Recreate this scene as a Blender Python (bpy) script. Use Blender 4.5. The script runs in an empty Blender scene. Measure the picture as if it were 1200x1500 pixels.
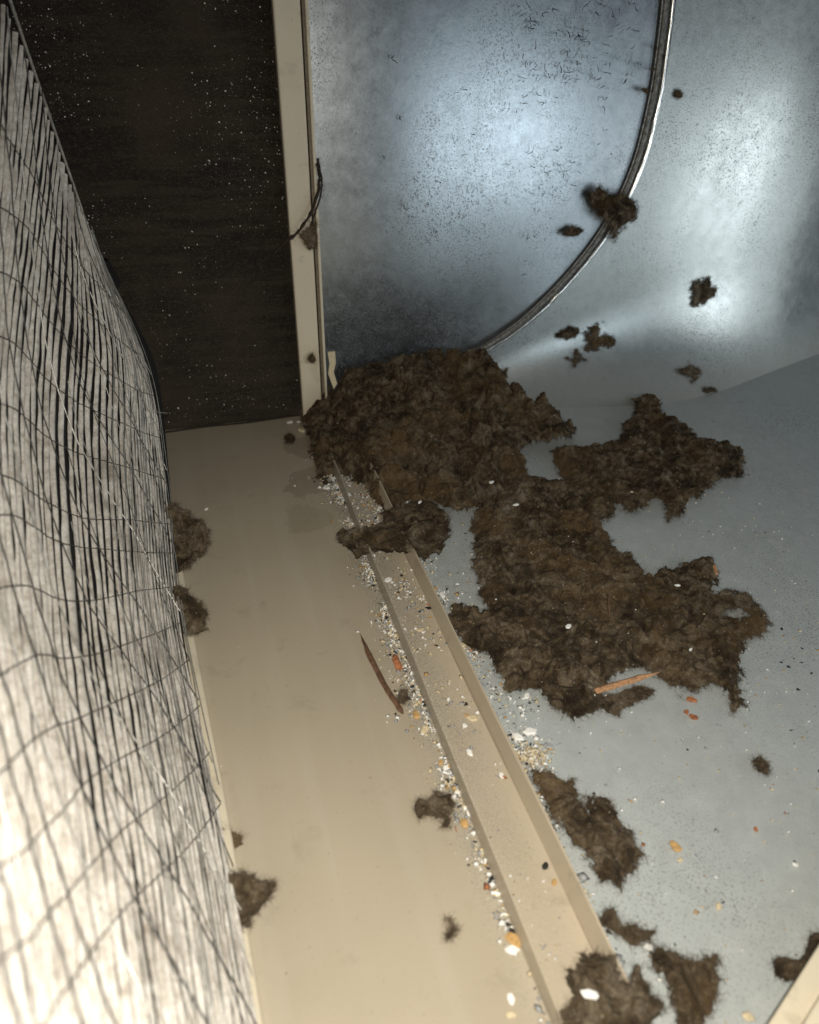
import bpy, math, random
import numpy as np
from mathutils import Vector, Matrix
random.seed(4); RNG = np.random.default_rng(4)
SC = bpy.context.scene
COL = SC.collection

# ------------------------------------------------------------------ camera
F, H = 1000.0, .35
PITCH, YAW, ROLL = math.radians(33.5), math.radians(16.9), math.radians(1.0)
fw = np.array([math.sin(YAW)*math.cos(PITCH), math.cos(YAW)*math.cos(PITCH), -math.sin(PITCH)])
_r0 = np.array([math.cos(YAW), -math.sin(YAW), 0.]); _u0 = np.cross(_r0, fw)
rt = _r0*math.cos(ROLL) + _u0*math.sin(ROLL); up = np.cross(rt, fw)
CAM = np.array([0., 0., H])
cd = bpy.data.cameras.new('camera'); cam = bpy.data.objects.new('camera', cd); COL.objects.link(cam)
cam.matrix_world = Matrix(((rt[0], up[0], -fw[0], 0), (rt[1], up[1], -fw[1], 0), (rt[2], up[2], -fw[2], H), (0, 0, 0, 1)))
cd.sensor_fit = 'HORIZONTAL'; cd.sensor_width = 36; cd.lens = 30.0
cd.clip_start = .01; cd.clip_end = 50
cd.dof.use_dof = True; cd.dof.focus_distance = .56; cd.dof.aperture_fstop = 9.0
SC.camera = cam

# ------------------------------------------------------------------ world, lamps, exposure
w = bpy.data.worlds.new('World'); SC.world = w; w.use_nodes = True
bg = w.node_tree.nodes['Background']; bg.inputs[0].default_value = (.55, .72, 1, 1); bg.inputs[1].default_value = .025

def area(name, loc, target, sx, sy, power, color, spread=180):
    l = bpy.data.lights.new(name, 'AREA'); l.shape = 'ELLIPSE' if sx == sy else 'RECTANGLE'
    l.size = sx; l.size_y = sy; l.energy = power; l.color = color; l.spread = math.radians(spread)
    o = bpy.data.objects.new(name, l); COL.objects.link(o); o.location = loc
    o.rotation_euler = (Vector(target)-Vector(loc)).to_track_quat('-Z', 'Y').to_euler()
    return o
# the phone's own flash beside the lens, and cool daylight from the open service hatch behind the camera
area('flash_lamp', (.006, -.012, .372), (.08, .125, 0), .016, .016, 2.5, (1, .94, .83))
area('daylight_lamp', (.70, -.10, .20), (.42, .73, .15), .26, .28, .92, (.78, .91, 1.0))
area('side_glare_lamp', (1.16, .20, .15), (.63, .72, .11), .30, .30, 1.35, (.88, .96, 1.0))  # added lamp, no known opening there; sets the glare on the scroll sheet
SC.view_settings.view_transform = 'Standard'; SC.view_settings.look = 'None'
SC.view_settings.exposure = 0; SC.view_settings.gamma = 1
SC.cycles.max_bounces = 6; SC.cycles.use_denoising = True

# ------------------------------------------------------------------ picture-to-place helpers (used to measure where things stand)
def ray(x, y):
    d = fw*F + rt*(x-600) - up*(y-750); return d/np.linalg.norm(d)
def fl(x, y, z=0.):
    d = ray(x, y); return CAM + d*(z-H)/d[2]
def onY(x, y, Y):
    d = ray(x, y); return CAM + d*Y/d[1]
def onplane(x, y, O, N):
    d = ray(x, y); return CAM + d*(np.dot(np.array(O)-CAM, N)/np.dot(d, N))
def at(x, y, dist): return CAM + ray(x, y)*dist
YB = .738

# ------------------------------------------------------------------ numpy noise
def _hash(ix, iy, iz, s):
    h = (ix.astype(np.int64)*374761393 + iy.astype(np.int64)*668265263 + iz.astype(np.int64)*2147483647 + s*974634777) & 0xffffffff
    h = ((h ^ (h >> 13))*1274126177) & 0xffffffff
    h = h ^ (h >> 16)
    return (h & 0xffff)/65535.0*2-1
def noise(P, f, s=0):
    Q = np.asarray(P)*np.asarray(f, float); i = np.floor(Q).astype(np.int64); t = Q-i; t = t*t*(3-2*t)
    r = 0
    for a in (0, 1):
        for b in (0, 1):
            for c in (0, 1):
                wgt = (t[..., 0] if a else 1-t[..., 0])*(t[..., 1] if b else 1-t[..., 1])*(t[..., 2] if c else 1-t[..., 2])
                r = r + wgt*_hash(i[..., 0]+a, i[..., 1]+b, i[..., 2]+c, s)
    return r
def fbm(P, f, o=4, s=0, g=.5):
    r = 0; A = 1; T = 0
    for k in range(o):
        r = r + A*noise(P, f*2.03**k, s+k*17); T += A; A *= g
    return r/T

# ------------------------------------------------------------------ object helpers
def obj(name, verts, faces, mat, parent=None, smooth=False, mats=None, mi=None):
    verts = np.asarray(verts, dtype=np.float32)
    me = bpy.data.meshes.new(name)
    if isinstance(faces, np.ndarray):
        k = faces.shape[1]; n = len(faces)
        me.vertices.add(len(verts)); me.vertices.foreach_set('co', verts.ravel())
        me.loops.add(n*k); me.loops.foreach_set('vertex_index', faces.astype(np.int32).ravel())
        me.polygons.add(n); me.polygons.foreach_set('loop_start', np.arange(0, n*k, k, dtype=np.int32))
        me.update(calc_edges=True)
    else:
        me.from_pydata([tuple(map(float, v)) for v in verts], [], faces); me.update()
    for m in (mats or [mat]): me.materials.append(m)
    if mi is not None: me.polygons.foreach_set('material_index', np.asarray(mi, dtype=np.int32))
    if smooth: me.polygons.foreach_set('use_smooth', np.ones(len(me.polygons), dtype=bool))
    o = bpy.data.objects.new(name, me); COL.objects.link(o)
    if parent is not None: o.parent = parent
    return o
def tag(o, label=None, cat=None, group=None, kind=None):
    if label: o['label'] = label
    if cat: o['category'] = cat
    if group: o['group'] = group
    if kind: o['kind'] = kind
    return o
def empty(name, loc=(0, 0, 0)):
    o = bpy.data.objects.new(name, None); COL.objects.link(o); o.location = loc; o.empty_display_size = .01
    return o
def rebase(o, loc):
    """put an object's origin at loc, leaving its geometry where it is"""
    loc = Vector(loc); o.data.transform(Matrix.Translation(-loc)); o.location = loc
def bevel(o, wdt=.0006, seg=2):
    m = o.modifiers.new('bevel', 'BEVEL'); m.width = wdt; m.segments = seg; m.limit_method = 'ANGLE'; m.angle_limit = math.radians(30)
    return o
def prism(name, poly, vec, mat, parent=None, bev=None):
    """closed slab: polygon (3-D points) swept by vec"""
    n = len(poly); P = [np.array(p) for p in poly]; Q = [p+np.array(vec) for p in P]
    fs = [list(range(n))[::-1], list(range(n, 2*n))] + [[i, (i+1) % n, n+(i+1) % n, n+i] for i in range(n)]
    o = obj(name, np.array(P+Q), fs, mat, parent)
    import bmesh
    bm = bmesh.new(); bm.from_mesh(o.data); bmesh.ops.recalc_face_normals(bm, faces=bm.faces); bm.to_mesh(o.data); bm.free()
    if bev: bevel(o, bev)
    return o
def box(name, a, b, mat, parent=None, bev=None):
    x0, y0, z0 = a; x1, y1, z1 = b
    return prism(name, [(x0, y0, z0), (x1, y0, z0), (x1, y1, z0), (x0, y1, z0)], (0, 0, z1-z0), mat, parent, bev)
def grid_faces(n, m):
    i = np.arange(n-1)[:, None]*m + np.arange(m-1)[None, :]
    i = i.ravel(); return np.stack([i, i+1, i+m+1, i+m], 1)
def tube_arrays(P, R, k=6):
    P = np.asarray(P, float); n = len(P); R = np.broadcast_to(R, (n,)).astype(float)
    T = np.gradient(P, axis=0); T /= np.linalg.norm(T, axis=1)[:, None]+1e-12
    ref = np.array([.13, .21, .97]); 
    A = np.cross(T, ref); A /= np.linalg.norm(A, axis=1)[:, None]+1e-12; B = np.cross(T, A)
    th = np.arange(k)/k*2*math.pi
    V = P[:, None]+R[:, None, None]*(np.cos(th)[None, :, None]*A[:, None]+np.sin(th)[None, :, None]*B[:, None])
    i = np.arange(n-1)[:, None]*k; j = np.arange(k)[None, :]; j2 = (j+1) % k
    Fc = np.stack([i+j, i+j2, i+k+j2, i+k+j], -1).reshape(-1, 4)
    return V.reshape(-1, 3), Fc
def tube(name, P, R, mat, parent=None, k=6):
    V, Fc = tube_arrays(P, R, k); return obj(name, V, Fc, mat, parent, smooth=True)
def smoothline(pts, n):
    """Catmull-Rom through pts"""
    P = np.asarray(pts, float); P = np.vstack([2*P[0]-P[1], P, 2*P[-1]-P[-2]]); m = len(P)-3
    t = np.linspace(0, m, n); i = np.minimum(t.astype(int), m-1); f = (t-i)[:, None]
    p0, p1, p2, p3 = P[i], P[i+1], P[i+2], P[i+3]
    return .5*((2*p1)+(-p0+p2)*f+(2*p0-5*p1+4*p2-p3)*f*f+(-p0+3*p1-3*p2+p3)*f**3)

# ------------------------------------------------------------------ materials
class NT:
    def __init__(s, name):
        s.m = bpy.data.materials.new(name); s.m.use_nodes = True; s.t = s.m.node_tree; s.n = s.t.nodes
        s.b = s.n['Principled BSDF']; s.co = s.n.new('ShaderNodeTexCoord')
        s.geo = s.n.new('ShaderNodeNewGeometry')
    def link(s, a, b): s.t.links.new(a, b)
    def set(s, **k):
        for a, v in k.items():
            i = s.b.inputs[a.replace('_', ' ')]
            if hasattr(v, 'node'): s.link(v, i)
            else: i.default_value = v
        return s
    def pos(s, scale=(1, 1, 1), rot=(0, 0, 0)):
        mp = s.n.new('ShaderNodeMapping'); s.link(s.geo.outputs['Position'], mp.inputs[0])
        mp.inputs['Scale'].default_value = scale; mp.inputs['Rotation'].default_value = rot; return mp.outputs[0]
    def noise(s, scale, detail=4, rough=.55, vec=None, dist=0, out='Fac'):
        n = s.n.new('ShaderNodeTexNoise'); s.link(vec or s.pos(), n.inputs['Vector'])
        n.inputs['Scale'].default_value = scale; n.inputs['Detail'].default_value = detail
        n.inputs['Roughness'].default_value = rough; n.inputs['Distortion'].default_value = dist; return n.outputs[out]
    def vor(s, scale, vec=None, out='Distance', feat='F1', rnd=1):
        n = s.n.new('ShaderNodeTexVoronoi'); s.link(vec or s.pos(), n.inputs['Vector']); n.feature = feat
        n.inputs['Scale'].default_value = scale; n.inputs['Randomness'].default_value = rnd; return n.outputs[out]
    def ramp(s, fac, stops, interp='LINEAR'):
        r = s.n.new('ShaderNodeValToRGB'); s.link(fac, r.inputs[0]); r.color_ramp.interpolation = interp
        e = r.color_ramp.elements
        while len(e) < len(stops): e.new(.5)
        for q, (p, c) in zip(e, stops):
            q.position = p; q.color = (*c, 1) if isinstance(c, (tuple, list)) else (c, c, c, 1)
        return r.outputs[0]
    def mix(s, f, a, b, mode='MIX'):
        m = s.n.new('ShaderNodeMix'); m.data_type = 'RGBA'; m.blend_type = mode
        for v, i in ((f, m.inputs[0]), (a, m.inputs[6]), (b, m.inputs[7])):
            if hasattr(v, 'node'): s.link(v, i)
            elif isinstance(v, (tuple, list)): i.default_value = (*v, 1)
            else: i.default_value = v
        return m.outputs[2]
    def math(s, op, a, b=0.):
        m = s.n.new('ShaderNodeMath'); m.operation = op
        for v, i in ((a, m.inputs[0]), (b, m.inputs[1])):
            if hasattr(v, 'node'): s.link(v, i)
            else: i.default_value = v
        return m.outputs[0]
    def bump(s, h, strength=.3, dist=.001):
        b = s.n.new('ShaderNodeBump'); s.link(h, b.inputs['Height']); b.inputs['Strength'].default_value = strength
        b.inputs['Distance'].default_value = dist; s.link(b.outputs[0], s.b.inputs['Normal']); return s
    def xyz(s, k):
        n = s.n.new('ShaderNodeSeparateXYZ'); s.link(s.geo.outputs['Position'], n.inputs[0]); return n.outputs[k]

def beige(name, base=(.40, .355, .27), dirt=.35, rough=.42, n_st=1., silt=.022):
    n = NT(name)
    big = n.noise(7, 3, .5); col = n.ramp(big, [(.3, tuple(c*.90 for c in base)), (.7, base)])
    st = n.ramp(n.noise(38, 6, .65, dist=.6), [(.58, 0), (.78, 1)])
    col = n.mix(n.math('MULTIPLY', st, dirt), col, (.17, .14, .09))
    # wiped streaks and dried drips along the pan
    sk = n.ramp(n.noise(1, 3, .5, vec=n.pos((55, 3.2, 9))), [(.50, 0), (.62, 1)])
    col = n.mix(n.math('MULTIPLY', sk, .10), col, (.55, .52, .44))
    fine = n.ramp(n.noise(420, 2, .5), [(.66, 0), (.74, 1)])
    for cx, cy, r_, am in ((.078, .585, .028, .45), (.060, .52, .022, .25), (.085, .66, .025, .5)):
        vd = n.n.new('ShaderNodeVectorMath'); vd.operation = 'DISTANCE'; n.link(n.geo.outputs['Position'], vd.inputs[0]); vd.inputs[1].default_value = (cx, cy, 0)
        ds = n.math('ADD', vd.outputs['Value'], n.math('MULTIPLY', n.math('SUBTRACT', n.noise(45, 4, .6), .5), .05))
        mk = n.ramp(ds, [(0., 1), (r_*.85, .7), (r_, .95), (r_*1.06, 0)])
        col = n.mix(n.math('MULTIPLY', mk, am*n_st), col, (.16, .125, .075))
    col = n.mix(n.math('MULTIPLY', fine, dirt*.5), col, (.10, .08, .05))
    # gritty silt packed against the channel
    xs = n.math('ABSOLUTE', n.math('SUBTRACT', n.xyz(0), .098)); sil = n.math('SUBTRACT', 1., n.math('DIVIDE', xs, silt))
    sn = n.math('SUBTRACT', n.math('ADD', n.math('MULTIPLY', sil, .42), n.math('MULTIPLY', n.noise(620, 4, .8), .75)), n.math('MULTIPLY', n.noise(22, 3), .35))
    yk = n.ramp(n.xyz(1), [(.10, .1), (.26, .7), (.5, 1)])
    col = n.mix(n.math('MULTIPLY', n.ramp(sn, [(.40, 0), (.50, .75)]), n.math('MULTIPLY', yk, n_st)), col, n.ramp(n.noise(1300, 2), [(.42, (.07, .06, .045)), (.55, (.50, .46, .38))]))
    n.set(Base_Color=col, Roughness=n.ramp(n.noise(30, 5), [(.3, rough-.08), (.7, rough+.14)]))
    n.bump(n.noise(330, 3), .12, .0006)
    return n.m
M = {}
M['beige'] = beige('beige_paint', (.44, .38, .282))
M['beige_post'] = beige('beige_post_paint', (.72, .635, .475), .5, .45, 0.)
M['beige_rail'] = beige('beige_channel_paint', (.50, .425, .312), .45, .40, .8, .05)

def galv(name, tint, metal, r0, dust, foot=False):
    n = NT(name)
    sp = n.vor(150, out='Color'); bw = n.n.new('ShaderNodeRGBToBW'); n.link(sp, bw.inputs[0])
    mott = n.noise(60, 7, .75)
    col = n.ramp(n.math('ADD', n.math('MULTIPLY', bw.outputs[0], .25), n.math('MULTIPLY', mott, .75)),
                 [(.25, tuple(c*.84 for c in tint)), (.75, tint)])
    # greasy dust film: fine specks gathered in patches
    patch = n.ramp(n.noise(5.5, 4, .6), [(.40, 0.12), (.66, 1)])
    sp1 = n.ramp(n.noise(700, 3, .65), [(.54, 0), (.62, 1)])
    sp2 = n.ramp(n.noise(190, 4, .72), [(.63, 0), (.70, 1)])
    d = n.math('MULTIPLY', n.math('MAXIMUM', sp1, sp2), patch)
    d = n.math('MULTIPLY', d, dust)
    col = n.mix(d, col, (.035, .028, .02))
    light = n.ramp(n.noise(520, 2, .6), [(.68, 0), (.74, 1)])
    col = n.mix(n.math('MULTIPLY', light, .35), col, (.55, .58, .58))
    rough = n.ramp(mott, [(.3, r0-.04), (.7, r0+.07)])
    n.set(Base_Color=col, Metallic=n.math('SUBTRACT', metal, n.math('MULTIPLY', d, .5)), Roughness=n.mix(d, rough, (.9, .9, .9)))
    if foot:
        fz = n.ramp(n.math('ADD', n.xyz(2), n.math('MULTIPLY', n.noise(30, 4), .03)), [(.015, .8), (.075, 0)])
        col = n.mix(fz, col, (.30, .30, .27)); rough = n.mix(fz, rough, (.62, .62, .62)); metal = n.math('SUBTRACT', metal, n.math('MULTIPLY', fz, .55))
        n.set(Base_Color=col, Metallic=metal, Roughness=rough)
    hb = n.math('ADD', n.math('MULTIPLY', n.noise(260, 3), .6), n.math('MULTIPLY', n.noise(9, 2), 3.))
    n.bump(hb, .12, .0008)
    return n.m
M['galv_wall'] = galv('galvanised_wall', (.50, .54, .56), .97, .31, .8)
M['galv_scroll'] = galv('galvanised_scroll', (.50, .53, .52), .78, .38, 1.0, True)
M['galv_floor'] = galv('galvanised_floor', (.565, .60, .585), .22, .42, .7)

n = NT('duct_liner')
c = n.ramp(n.noise(9, 5, .6), [(.3, (.007, .005, .003)), (.5, (.017, .012, .007)), (.72, (.055, .036, .022))])
rid = n.noise(1, 3, .6, vec=n.pos((14, 14, 120)))
c = n.mix(n.ramp(rid, [(.45, .0), (.62, .5)]), c, (.052, .038, .022))
c = n.mix(n.ramp(n.noise(1, 4, .7, vec=n.pos((260, 260, 480))), [(.5, 0), (.60, .5)]), c, (.055, .042, .027))
c = n.mix(n.ramp(n.noise(1500, 2, .6), [(.60, 0), (.66, .8)]), c, (.12, .10, .075))
n.set(Base_Color=c, Roughness=.95).bump(n.math('ADD', rid, n.noise(900, 3)), .8, .002); M['liner'] = n.m

def plain(name, col, rough=.7, metal=0., var=.25, sc=300, bump=.0):
    n = NT(name); v = n.noise(sc, 4)
    cc = n.ramp(v, [(.3, tuple(x*(1-var) for x in col)), (.7, tuple(min(1, x*(1+var)) for x in col))])
    n.set(Base_Color=cc, Roughness=rough, Metallic=metal)
    if bump: n.bump(v, bump, .0005)
    return n.m
n = NT('lint')
warp = n.pos()
big = n.noise(26, 4, .55, dist=1.6); mid = n.noise(95, 5, .62, dist=1.2); fine = n.noise(700, 4, .75)
s_ = n.math('ADD', n.math('MULTIPLY', big, .45), n.math('MULTIPLY', mid, .55))
c = n.ramp(s_, [(.37, (.012, .008, .005)), (.45, (.048, .034, .019)), (.51, (.108, .079, .047)), (.58, (.185, .146, .098)), (.68, (.30, .25, .18))])
tan_ = n.ramp(n.noise(15, 3, .5, vec=n.pos((1, 1, 1), (0, 0, 1.))), [(.50, 0), (.66, 1)])
c = n.mix(n.math('MULTIPLY', tan_, .65), c, (.165, .105, .048))
c = n.mix(n.ramp(fine, [(.35, .6), (.58, 0)]), c, (.026, .017, .010))
spk = n.ramp(n.noise(650, 1, .5, vec=n.pos((1, 1, 1), (1, .3, 0))), [(.73, 0), (.75, 1)])
c = n.mix(n.math('MULTIPLY', spk, .6), c, (.5, .45, .36))
at_ = n.n.new('ShaderNodeAttribute'); at_.attribute_name = 'rim'
hair = n.math('ADD', n.math('MULTIPLY', n.noise(1400, 3, .7), .6), n.math('MULTIPLY', n.noise(380, 3, .7, dist=2.5), .4))
al = n.ramp(n.math('SUBTRACT', n.math('ADD', at_.outputs['Fac'], .30), hair), [(.0, 0), (.22, 1)])
n.set(Base_Color=c, Roughness=1.0, Alpha=al); n.b.inputs['Specular IOR Level'].default_value = .05
n.b.inputs['Sheen Weight'].default_value = .12; n.b.inputs['Sheen Tint'].default_value = (.55, .48, .4, 1)
n.bump(n.math('ADD', n.math('MULTIPLY', mid, 2.), n.math('ADD', fine, n.noise(2200, 2))), .8, .0012); M['lint'] = n.m
M['fibre'] = plain('lint_fibre', (.10, .073, .045), .9, var=.6, sc=60)
M['fibre_dark'] = plain('dark_fibre', (.012, .009, .006), .95)
M['twig'] = plain('twig', (.035, .022, .014), .9, bump=.5)
M['wood'] = plain('splinter_wood', (.42, .225, .11), .7, var=.35, sc=500, bump=.4)
M['wood_dark'] = plain('weathered_wood', (.13, .070, .038), .75, var=.45, sc=260, bump=.5)
M['rust'] = plain('orange_flake', (.36, .135, .055), .8, var=.5, bump=.3)
M['white'] = plain('white_chip', (.86, .85, .80), .55, var=.12, sc=500, bump=.3)
M['cream'] = plain('cream_chip', (.62, .52, .34), .6, var=.2, sc=500, bump=.3)
M['tan'] = plain('tan_chip', (.50, .31, .12), .65, var=.25, sc=500, bump=.3)
M['greychip'] = plain('grey_chip', (.34, .35, .35), .6, var=.2, sc=500, bump=.3)
M['blackchip'] = plain('black_chip', (.015, .013, .012), .7)
M['steel'] = plain('bright_steel', (.78, .77, .74), .22, 1.0, var=.12)
M['wire'] = plain('mesh_wire_steel', (.055, .053, .05), .5, .2, var=.6, sc=60)
M['wire_bright'] = plain('bright_wire', (.50, .49, .45), .36, .6, var=.3)
M['gap_shade'] = plain('gap_shade_black', (.006, .005, .005), .9)  # black colour standing in for shade in the filter's gaps
n = NT('pleated_media')
f_ = n.noise(1, 4, .65, vec=n.pos((150, 150, 210))); g_ = n.noise(1100, 3, .6)
c = n.ramp(f_, [(.30, (.44, .39, .33)), (.46, (.69, .64, .57)), (.68, (.86, .83, .77))])
c = n.mix(n.ramp(n.noise(25, 4, .6), [(.52, 0), (.72, .55)]), c, (.16, .125, .09))
c = n.mix(n.ramp(g_, [(.3, .35), (.6, 0)]), c, (.1, .08, .06))
n.set(Base_Color=c, Roughness=.55).bump(n.math('ADD', f_, g_), .6, .0012); M['media'] = n.m

# ------------------------------------------------------------------ setting: pans
pan = obj('floor_pan', [(-.9, -.4, 0), (.1345, -.4, 0), (.1345, .8, 0), (-.9, .8, 0)], [[0, 1, 2, 3]], M['beige']); tag(pan, kind='structure')
# steel floor: a very slightly dished sheet
nx, ny = 80, 60
X, Y = np.meshgrid(np.linspace(.1345, 1.9, nx), np.linspace(-.4, 1.2, ny), indexing='ij')
Z = 0*X + .0012*fbm(np.stack([X, Y, X*0], -1), 4, 2, 3)
sf = obj('steel_floor', np.stack([X, Y, Z-.0016], -1).reshape(-1, 3), grid_faces(nx, ny)[:, ::-1], M['galv_floor'], smooth=True); tag(sf, kind='structure')

# ------------------------------------------------------------------ back: liner, post, steel wall, scroll sheet, bead
LX1 = onY(428, 300, YB)[0]
lp = empty('duct_liner_panel', (-.2, YB, 0)); tag(lp, 'black fibrous duct liner board covering the far left wall behind the pleated filter', 'liner board')
nx, nz = 90, 110
X, Z = np.meshgrid(np.linspace(-.5, .112, nx), np.linspace(0, .75, nz), indexing='ij')
Yv = YB + .0055*fbm(np.stack([X*.5, X*0, Z*5], -1), 11, 3, 8) + .001*fbm(np.stack([X, X*0, Z], -1), 120, 2, 9)
lb = obj('board', np.stack([X, Yv, Z], -1).reshape(-1, 3) - np.array([-.2, YB, 0]), grid_faces(nx, nz), M['liner'], lp, smooth=True)
# glinting glass flecks of the liner
def flecks(n, Xr, Zr, Y, dens, smin, smax, seed):
    R = np.random.default_rng(seed); x = R.uniform(*Xr, n*6); z = R.uniform(*Zr, n*6)
    keep = R.random(n*6) < dens(x, z); x, z = x[keep][:n], z[keep][:n]; n = len(x)
    s = smin*(smax/smin)**(R.random(n)**2.6)
    c = np.stack([x, np.full(n, Y), z], 1); a = R.uniform(0, 6.28, n)
    vs = []
    for k in range(4):
        th = a+k*1.5708+R.uniform(-.4, .4, n); rr = s*R.uniform(.5, 1, n)
        vs.append(c+np.stack([np.cos(th)*rr, R.uniform(-.0003, .0003, n)-.0002, np.sin(th)*rr], 1))
    V = np.stack(vs, 1).reshape(-1, 3); Fc = np.arange(n*4).reshape(n, 4); return V, Fc
V, Fc = flecks(6000, (-.42, .10), (.01, .62), YB-.0042, lambda x, z: np.clip(.45+1.3*noise(np.stack([x, x*0, z], -1), 22, 5), .03, 1)*np.clip(.3+z*1.6, 0, 1), .00024, .0010, 7)
fo = obj('fleck', V-np.array([-.2, YB, 0]), Fc, plain('glass_fleck', (.75, .73, .66), .4), lp); tag(fo, kind='stuff')
# foot strip of the liner
tube('foot_bead', smoothline([fl(236, 634, .001), fl(300, 625, .001), fl(360, 619, .001), fl(430, 609, .001)], 20)-np.array([-.2, YB, 0]), .0012, M['liner'], lp)

YP = .722
def vline(px0, py0, px1, py1, Y): return onY(px0, py0, Y), onY(px1, py1, Y)
post = empty('door_post', (.1, YP, 0)); tag(post, 'beige painted sheet metal post standing between the black liner and the steel wall', 'post')
org = np.array([.1, YP, 0])
def strip(name, l0, l1, r0, r1, Y, depth, mat, bev=.0006):
    a, b = onY(*l0, Y), onY(*l1, Y); c, d = onY(*r0, Y), onY(*r1, Y)
    def ext(p, q, z): t = (z-p[2])/(q[2]-p[2]); return p+(q-p)*t
    z0, z1 = 0.0005, .62
    P = [ext(a, b, z0), ext(c, d, z0), ext(c, d, z1), ext(a, b, z1)]
    return prism(name, [p-org for p in P], (0, depth, 0), mat, post, bev)
strip('face', (399, 0), (441, 560), (440, 0), (470, 560), YP, .012, M['beige_post'], .0016)
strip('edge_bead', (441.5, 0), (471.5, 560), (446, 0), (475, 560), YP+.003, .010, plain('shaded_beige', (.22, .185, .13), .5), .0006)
strip('return_lip', (446.5, 0), (475.5, 560), (452, 0), (479, 560), YP-.002, .014, M['beige_post'], .0009)

wall = empty('steel_wall_panel', (.45, YB, 0)); tag(wall, 'flat blue grey galvanised steel side sheet right of the beige post, with soft bright glare', 'wall panel')
nx, nz = 260, 240
X, Z = np.meshgrid(np.linspace(.118, .78, nx), np.linspace(-.002, .75, nz), indexing='ij')
# the thin sheet is oil-canned: shallow dents and swells
g = lambda x0, z0, sx, sz: np.exp(-((X-x0)/sx)**2-((Z-z0)/sz)**2)
Yv = YB - .002 - .0030*g(.20, .26, .07, .16) + .0042*g(.32, .10, .06, .07) - .0018*g(.36, .30, .10, .10) + .0012*fbm(np.stack([X, X*0, Z], -1), 5, 2, 33)
Yv = Yv + .016*np.exp(-(np.maximum(Z-.02, 0)/.10)**2)*np.exp(-((X-.20)/.12)**2)  # lower left set back and tilted down, shaped so it mirrors dark ground
WG = (X.copy(), Z.copy(), Yv.copy())
WALL_ARR = np.stack([X, Yv, Z], -1).reshape(-1, 3)

# scroll sheet: rises from the steel floor in a cove and meets the side sheet along the curved bead
YS = YB-.004
seam_px = [(600, 571), (645, 549), (697, 519), (735, 496), (775, 466), (815, 428), (850, 389), (882, 347), (910, 300), (934, 245), (950, 190), (963, 130), (972, 70), (980, 0), (985, -80), (988, -200)]
seam = np.array([onY(x, y, YS) for x, y in seam_px])
seam = np.vstack([seam, seam[-1]+np.array([0, 0, .5])])
NA = 150
S = smoothline(seam, NA)
def cr(x, xs, ys):
    xf = np.linspace(xs[0], xs[-1], 2000); yf = np.interp(xf, xs, ys)      # eased polyline, no kinks
    kr = np.exp(-(np.arange(-120, 121)*(xf[1]-xf[0])/.030)**2); kr /= kr.sum()
    yf = np.convolve(np.pad(yf, 120, mode='reflect', reflect_type='odd'), kr, 'valid'); return np.interp(x, xf, yf)
# a regular sheet of columns and rows, trimmed along the bead
Xc = np.concatenate([np.arange(.18, .6585, .0022), .66+1.25*np.linspace(0, 1, 70)**1.5]); NA = len(Xc)
Zr = np.concatenate([[-.007, -.0045, -.002], .10*np.linspace(0, 1, 60)**1.6+.0002, np.arange(.1025, .62, .0030)]); NB = len(Zr)
Yw = cr(Xc, [0, .3, .45, .56, .66, .76, .9, 1.2, 2.0], [YS, YS, YS, YS, .738, .752, .795, .90, 1.18])
Yf = cr(Xc, [0, .18, .26, .34, .42, .50, .57, .629, .73, .859, 1.2, 2.0], [YS, .730, .716, .697, .678, .665, .664, .677, .713, .758, .88, 1.16])
Zc = np.maximum(cr(Xc, [0, .15, .2, .3, .4, .5, .6, .75, 2.0], [.004, .004, .010, .038, .085, .125, .15, .16, .16]), 1e-3)
Zg = np.broadcast_to(Zr[None, :], (NA, NB))
k_ = np.clip(1-Zg/Zc[:, None], 0, 1.4); sw = 0*np.clip(1-(Xc-.55)/.14, 0, 1)[:, None]
Yg = Yw[:, None]-(Yw-Yf)[:, None]*((1-sw)*k_**2.6+sw*k_**13)
G = np.stack([np.broadcast_to(Xc[:, None], Zg.shape), Yg, Zg], -1).copy()
SX = lambda z: np.where(z > S[-2, 2], S[-2, 0], np.interp(z, S[:-1, 2], S[:-1, 0]))
G[..., 1] += .0020*fbm(np.stack([G[..., 0], G[..., 2], 0*Yg], -1), 6, 2, 61)*np.clip((G[..., 0]-SX(Zg))/.10, 0, 1)*np.clip(Zg/.05, 0, 1)
kg = (G[..., 0] > SX(Zg)-.0015).ravel(); fg = grid_faces(NA, NB); fg = fg[kg[fg].all(1)]
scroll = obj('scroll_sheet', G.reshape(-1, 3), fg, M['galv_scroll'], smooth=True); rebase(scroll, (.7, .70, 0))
tag(scroll, 'dusty galvanised steel sheet curving up from the steel floor, right of the curved bead', 'housing sheet')
# the flat sheet stops just behind the bead
kf = WALL_ARR[:, 0] < SX(WALL_ARR[:, 2])+.004
fw_ = grid_faces(nx, nz); fw_ = fw_[kf[fw_].all(1)]
obj('sheet', WALL_ARR-np.array([.45, YB, 0]), fw_, M['galv_wall'], wall, smooth=True)
bead = empty('seam_bead', tuple(seam[3])); tag(bead, 'shiny round steel bead curving down the seam between the two galvanised sheets', 'bead'); bo = np.array(seam[3])
Sb = smoothline(seam[2:-1], 140)
jit = .0005*np.stack([noise(Sb, 60, 1), Sb[:, 0]*0, noise(Sb, 60, 2)], 1)
tube('rod', Sb+jit+np.array([.003, -.003, 0])-bo, .0027*(1+.12*noise(Sb, 90, 4)), M['steel'], bead, 10)
tube('flange', Sb+np.array([-.0042, -.0008, .0010])-bo, .0037, plain('dull_seam', (.17, .162, .145), .5, .5, var=.6, sc=260), bead, 8)
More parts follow.
